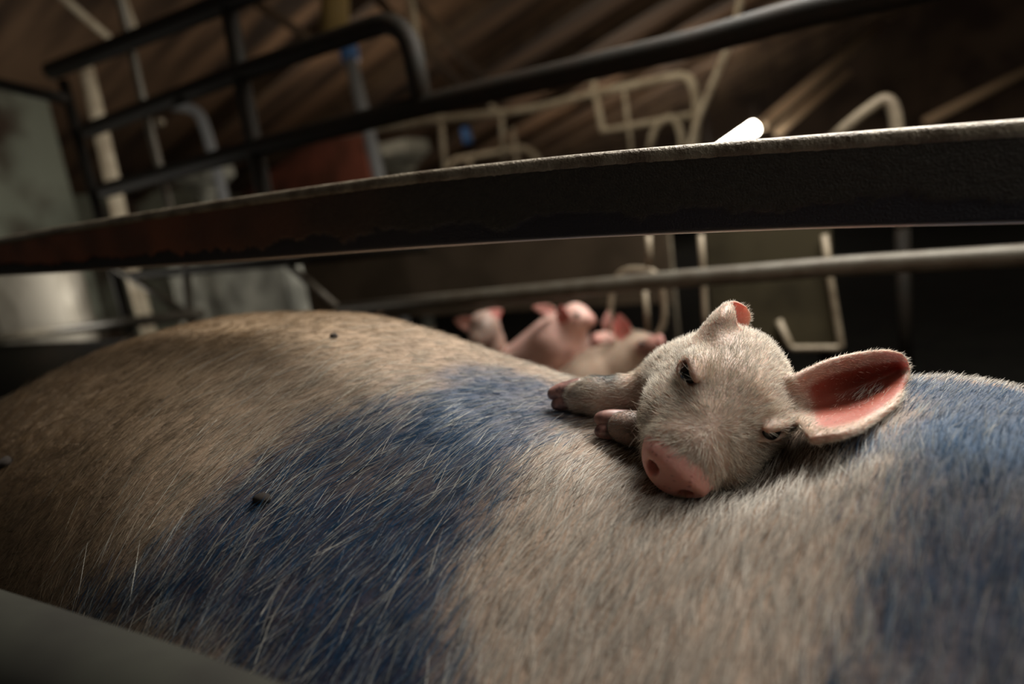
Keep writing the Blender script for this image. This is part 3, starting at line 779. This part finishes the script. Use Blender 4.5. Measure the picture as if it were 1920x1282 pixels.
tube('brace', [Y1(530, 488), Y1(640, 583)], .008, M['steel_grey'], side)
tube('brace', [Y1(212, 498), Y1(365, 598)], .009, M['steel_grey'], side)
tube('bar', [on_y(-120, 648, .95), on_y(0, 633, .95), on_y(180, 612, .95), on_y(375, 588, .95)], .013, M['steel_grey'], side, bend=.02)
tube('bracket', [Y1(1640, -14), Y1(1558, 6), Y1(1548, -30)], .007, M['cream_bright'], side, bend=.01)
ka = on_y(370, 600, .97); box('shade_board', (-2.59, .97, 0), (ka[0], .985, on_y(150, 640, .97)[2]), SD, side)  # added dark sheet standing in for the black shade below the low bar
k = ball('bolt', on_y(301, 229, .978), .010, M['steel_cream'], side, seg=14)
cross = tube('cross_bar', [at(-150, 118, 1.5), at(0, 158, 1.45), at(122, 186, 1.42)], .012, SD)
setp(cross, 'thin dark bar running off the left end of the dark crate', 'bar')

# pale rods beyond: dividers and gates of the next crates
CR = M['cream_bright']; Y2 = py(2.1)
g = empty('crate_gate', (-.9, 2.1, 0), 'pale bent-tube crate gate with a rounded top corner, far beyond the dark bars', 'gate')
tube('rail', [Y2(640, 252), Y2(800, 226), Y2(1000, 205), Y2(1110, 176), Y2(1292, 138), Y2(1308, 188), Y2(1300, 300), Y2(1310, 420)], .0125, CR, g, bend=.1)
tube('rail', [Y2(1112, 152), Y2(1130, 246), Y2(1300, 215)], .010, CR, g, bend=.006)
tube('rail', [Y2(1212, 300), Y2(1228, 236), Y2(1262, 214), Y2(1278, 250), Y2(1280, 330)], .010, CR, g, bend=.07)
tube('rail', [Y2(920, 196), Y2(940, 216), Y2(944, 300)], .008, CR, g, bend=.02)
tube('upright', [Y2(826, 212), Y2(838, 360)], .009, CR, g)
tube('upright', [Y2(1170, 168), Y2(1190, 330)], .006, CR, g)
def leg_down(px, py_, Y, r, parent):
    a_ = on_y(px, py_, Y); return tube('upright', [a_, a_*np.array([1, 1, 0])], r, SD, parent)
leg_down(838, 355, 2.1, .009, g); leg_down(1190, 330, 2.1, .006, g)
g2 = empty('crate_gate', (-1.5, 2.7, 0), 'small low tube arch behind the pale gate, just over the grimy rail', 'gate'); Y3 = py(2.7)
tube('rail', [Y3(840, 318), Y3(850, 300), Y3(985, 275), Y3(1012, 298), Y3(1018, 340)], .012, CR, g2, bend=.06)
tube('upright', [Y3(880, 290), Y3(884, 340)], .009, CR, g2)
tube('upright', [Y3(962, 240), Y3(972, 330)], .009, CR, g2)
leg_down(884, 338, 2.7, .009, g2); leg_down(1018, 338, 2.7, .012, g2)
g3 = empty('crate_gate', (.1, 1.5, 0), 'pale tube bend of a crate rising behind the right part of the grimy rail', 'gate'); Y4 = py(1.55)
tube('rail', [Y4(1560, 262), Y4(1610, 218), Y4(1664, 180), Y4(1680, 215), Y4(1686, 330), Y4(1692, 430)], .0125, M['steel_cream'], g3, bend=.05)
leg_down(1692, 428, 1.55, .0125, g3)
g4 = empty('crate_gate', (-.1, 1.3, 0), 'thin pale wire loops of a pen front seen under the grimy rail', 'gate'); Y5 = py(1.25)
wire = M['steel_cream']
tube('loop', [Y5(1146, 640), Y5(1144, 560), Y5(1160, 505), Y5(1232, 505), Y5(1246, 560), Y5(1246, 610), Y5(1222, 645)], .006, wire, g4, bend=.05)
tube('rod', [Y5(1216, 440), Y5(1218, 500)], .0055, wire, g4)
tube('rod', [Y5(1209, 540), Y5(1216, 625)], .005, wire, g4)
tube('rod', [Y5(1314, 440), Y5(1320, 540), Y5(1324, 640)], .0055, wire, g4)
leg_down(1324, 636, 1.25, .0055, g4); leg_down(1216, 622, 1.25, .005, g4)
def on_roof(px, py_, gap=0.):
    v = ray(px, py_); d = (1.92-gap+.30*CAM[0]-CAM[2])/(v[2]-.30*v[0]); return CAM+v*d, d
# hanging rod and braces below the roof
rod = tube('hanging_rod', [at(1396, -40, 1.9), at(1376, 60, 1.9), at(1358, 105, 1.9), at(1312, 215, 1.9), at(1286, 300, 1.9), at(1250, 420, 1.9), at(1250, 420, 1.9)*np.array([1, 1, 0])], .009, CR, None, bend=.02)
setp(rod, 'pale hanging rod slanting down beside the gate corner', 'rod')
for a, b, r, lb in (((100, -20, 1.8), (212, 78, 1.9), .010, 'thin pale rod slanting down to the top bar at the left'), ((225, -20, 1.9), (254, 58, 1.9), .009, 'short pale upright rod end above the top bar'), ((455, -10, 2.1), (585, 75, 2.15), .013, 'brown slanting brace between the two dark uprights and the blue joint'), ((690, -20, 2.3), (868, 165, 2.5), .016, 'brown slanting roof brace meeting the bent dark bar'), ((760, -20, 2.35), (925, 175, 2.7), .013, 'brown slanting brace just right of the bent dark bar'), ((766, -20, 2.2), (803, 195, 2.2), .012, 'pale upright rod touching the bent end of the dark bar')):
    setp(tube('roof_brace', [at(*a), at(*b)], r, M['wood'] if r > .0125 else CR), lb, 'brace', 'slanting rods and braces under the roof')
def hanger(P, parent, r=.004):
    return tube('hanger', [np.asarray(P), np.array([P[0], P[1], 1.915+.30*P[0]])], r, SD, parent)
for a, b, r, lb, mt_ in (((1432, 233, 6.0), (1660, 38, 7.05), 10, 'straight tan batten rising from the glowing tube', M['batten']), ((1455, 252, 6.2), (1590, 135, 6.2), 7, 'short tan batten beneath the longer one by the light', M['batten']), ((1735, 228, 6.0), (1990, 100, 6.0), 8, 'tan batten slanting up to the right edge', M['batten'])):
    root = empty('batten', tuple(at(*a)), lb, 'batten', 'battens below the roof')
    tube('strip', [at(*a), at(*b)], r*.5*(a[2]+b[2])/F_, mt_, root); hanger(at(*a), root)
    if b[2] < 7: hanger(at(*b), root)
# fluorescent light
pa, pb_ = at(1330, 298, 5.9), at(1416, 238, 5.9)
lamp = empty('strip_light', tuple(pb_), 'glowing strip light end showing above the grimy rail', 'light')
V_, f_ = sweep(np.array([pa, pb_]), circ(10.5*5.9/F_)); mesh('tube', V_, f_, M['tube_glow'], lamp)
ball('end_cap', pb_+(pb_-pa)*.03, 11*5.9/F_, M['steel_cream'], lamp, seg=16)
hanger(pa, lamp); hanger(pb_, lamp)
# feed pipe with blue joint, ochre post
fp = empty('feed_pipe', at(690, 300, 2.6), 'grey feed pipe with a bright blue joint dropping behind the bent bar', 'pipe')
tube('pipe', [at(655, 100, 2.35), at(676, 190, 2.35), at(690, 240, 2.35), at(712, 340, 2.35), at(712, 340, 2.35)*np.array([1, 1, 0])], .022, M['grey_plastic'], fp, bend=.03)
tube('joint', [at(652, 78, 2.35), at(657, 112, 2.35)], .032, M['blue_plastic'], fp)
fp2 = tube('blue_joint', [at(872, 240, 3.2), at(878, 268, 3.2)], .022, M['blue_plastic']); setp(fp2, 'small blue pipe joint further back under the long bar', 'joint')
oc = tube('post', [at(628, -60, 2.2), at(628, 68, 2.2)], .045, M['ochre']); setp(oc, 'thick ochre post end at the top, above the blue joint', 'post')
cp = tube('crate_post', [at(160, 125, 1.9), at(188, 240, 1.9), at(212, 345, 1.9), at(240, 480, 1.9), at(250, 480, 1.9)*np.array([1, 1, 0])], .02, CR, None, bend=.02); setp(cp, 'pale flat post behind the left end of the dark crate', 'post')
ar = tube('bent_pipe', [at(325, 198, 2.3), at(372, 205, 2.3), at(392, 262, 2.3), at(415, 350, 2.3), at(430, 420, 2.3), at(430, 420, 2.3)*np.array([1, 1, 0])], .017, M['grey_plastic'], None, bend=.08); setp(ar, 'grey bent pipe between the two left uprights', 'pipe')
def hopper(px, py_, d, w, h, m, label):
    """feed hopper: flared box on a narrow neck"""
    c = at(px, py_, d); r = w*d/F_/2; H = h*d/F_
    prof = [(1.0, 0), (1.0, -.45*H), (.45, -1.0*H), (.45, -1.15*H)]; V = []; fs = []
    for k, (s, z) in enumerate(prof):
        for a, b in ((-1, -1), (1, -1), (1, 1), (-1, 1)): V.append(c+np.array([a*r*s, b*r*s*.7, z]))
    for k in range(3):
        for b in range(4): fs.append((k*4+b, k*4+(b+1) % 4, (k+1)*4+(b+1) % 4, (k+1)*4+b))
    fs += [(0, 1, 2, 3), (15, 14, 13, 12)]
    root = empty('feed_hopper', tuple(c), label, 'hopper'); mesh('bin', V, fs, m, root, smooth=False)
    tube('neck', [c-np.array([0, 0, 1.1*H]), np.array([c[0], c[1], 0])], r*.3, m, root); return root
hopper(745, 268, 2.9, 95, 48, M['concrete'], 'pale grey feed hopper above the grimy rail, right of the red wall')
hopper(378, 318, 2.5, 95, 40, M['concrete'], 'pale feed hopper low between the left uprights')
# pen panels behind the piglets
def panel(name, x0, x1, ytop, ybot, Y, m, label, cat, th=.02):
    a = on_y(x0, .5*(ytop+ybot), Y); b = on_y(x1, .5*(ytop+ybot), Y); t = on_y(.5*(x0+x1), ytop, Y)[2]; q = on_y(.5*(x0+x1), ybot, Y)[2]
    root = empty(name, (.5*(a[0]+b[0]), Y, 0), label, cat)
    box('board', (a[0], Y, q), (b[0], Y+th, t), m, root)
    for xx in (a[0]+.02, b[0]-.02): box('stake', (xx-.012, Y+th, 0), (xx+.012, Y+th+.02, t-.01), SD, root)
    return root
panel('pen_panel', 545, 1255, 400, 588, 1.5, M['panel'], 'long brown pen panel behind the piglets', 'panel')
olive = panel('pen_panel', 1326, 1562, 400, 655, 1.38, M['panel_olive'], 'olive-brown pen panel behind the sleeping piglet', 'panel')
Y6 = py(1.37)
o_ = tube('rod_frame', [Y6(1546, 440), Y6(1556, 520), Y6(1578, 652), Y6(1484, 653), Y6(1460, 600)], .0065, wire, olive, bend=.008); o_['label'] = 'pale bent rod frame on the panel'
bl = empty('wall_block', tuple(on_y(60, 560, 1.07)*np.array([1, 1, 0])), 'whitewashed low block at the left edge under the rail', 'block')
b = on_y(132, 560, 1.07); box('body', (-2.59, 1.07, 0), (b[0], 1.13, on_y(60, 470, 1.07)[2]), M['white_plaster'], bl, bev=.02)
b2 = empty('wall_block', tuple(on_y(430, 540, 1.3)*np.array([1, 1, 0])), 'stained grey concrete block over the hump of the sow', 'block')
a = on_y(318, 540, 1.3); b = on_y(548, 540, 1.3); box('body', (a[0], 1.3, 0), (b[0], 1.36, on_y(450, 470, 1.3)[2]), M['concrete'], b2, bev=.02)
# low near bar blurring across the bottom left corner
nb = tube('steel_tube', [at(-420, 1085, .42), at(0, 1262, .30), at(300, 1392, .245), at(760, 1620, .19), at(760, 1620, .19)+(at(760, 1620, .19)-at(300, 1392, .245))*4], .031, M['near_steel'], None, bend=.02)
setp(nb, 'thick grey-brown tube blurred across the bottom left corner', 'bar')
# setting
st(box('floor', (-4, -.6, -.05), (3.5, 9, 0), M['floor'], bev=0))
rs = .30; rz = 1.92
def quad(name, P, m):
    o = mesh(name, P, [tuple(range(len(P)))], m, smooth=False); return st(o)
ang = math.atan(rs)
Lx = 7.6/math.cos(ang)
rf = box('ceiling', (0, 0, 0), (Lx, 9.6, .04), M['roof'], bev=0); st(rf); rf.rotation_euler = (0, -ang, 0); rf.location = (-4.1, -.6, rz-4.1*rs)
n = 0
for yy in np.arange(2.2, 8.8, .62):
    n += 1; r_ = box('trim_%d' % n, (0, yy, -.07), (Lx, yy+.05, 0), M['wood'], bev=0); st(r_); r_.rotation_euler = (0, -ang, 0); r_.location = (-4.1, 0, rz-4.1*rs)
wl = on_y(118, 300, 1.0); wl = CAM+ray(118, 300)*(-2.6/ray(118, 300)[0])
st(box('wall_left', (-2.7, -.6, 0), (-2.6, wl[1], 1.12), M['wall_white'], bev=0))
st(box('wall_outer', (-3.6, -.6, 0), (-3.5, 9, .85), M['wall_white'], bev=0))
st(box('wall_back', (-3.6, 8.9, 0), (3.5, 9, 3.1), M['wall_brown'], bev=0))
a = on_y(398, 300, 2.9); b = on_y(688, 300, 2.9); st(box('wall_inner', (a[0], 2.9, 0), (b[0], 3.0, on_y(560, 268, 2.9)[2]), M['wall_brick'], bev=0))
# crumbs of dried dirt on the hide
for (px, py_, r) in ((628, 628, .0026), (8, 868, .0050), (492, 935, .0045)):
    P, d, X, th = sow_hit(px, py_); sc = noise(np.array([[px, py_, 0.]]), .3, 1)[0]
    rng_ = np.random.default_rng(px)
    def fn(Q, P=P, r=r, pts=rng_.normal(0, 1, (5, 3))):
        dd = ell(Q, P, (r*1.3, r, r*.7))
        for k in pts: dd = smin(dd, np.linalg.norm(Q-P-k*r*.5, axis=1)-r*.45, r*.4)
        return dd
    P = P+np.array([0, 0, .0015]); V, Q = polygonize(lambda q: fn(q, P=P), P-r*3, P+r*3, r*.22)
    o = mesh('dirt_crumb', V, Q, M['dirt']); setp(o, {628: 'tiny dark crumb of dirt on top of the pale hump', 8: 'dark dirt clot at the left edge on the rump', 492: 'dark dirt clot stuck in the blue bristles'}[px], 'dirt', 'dirt crumbs on the hide')
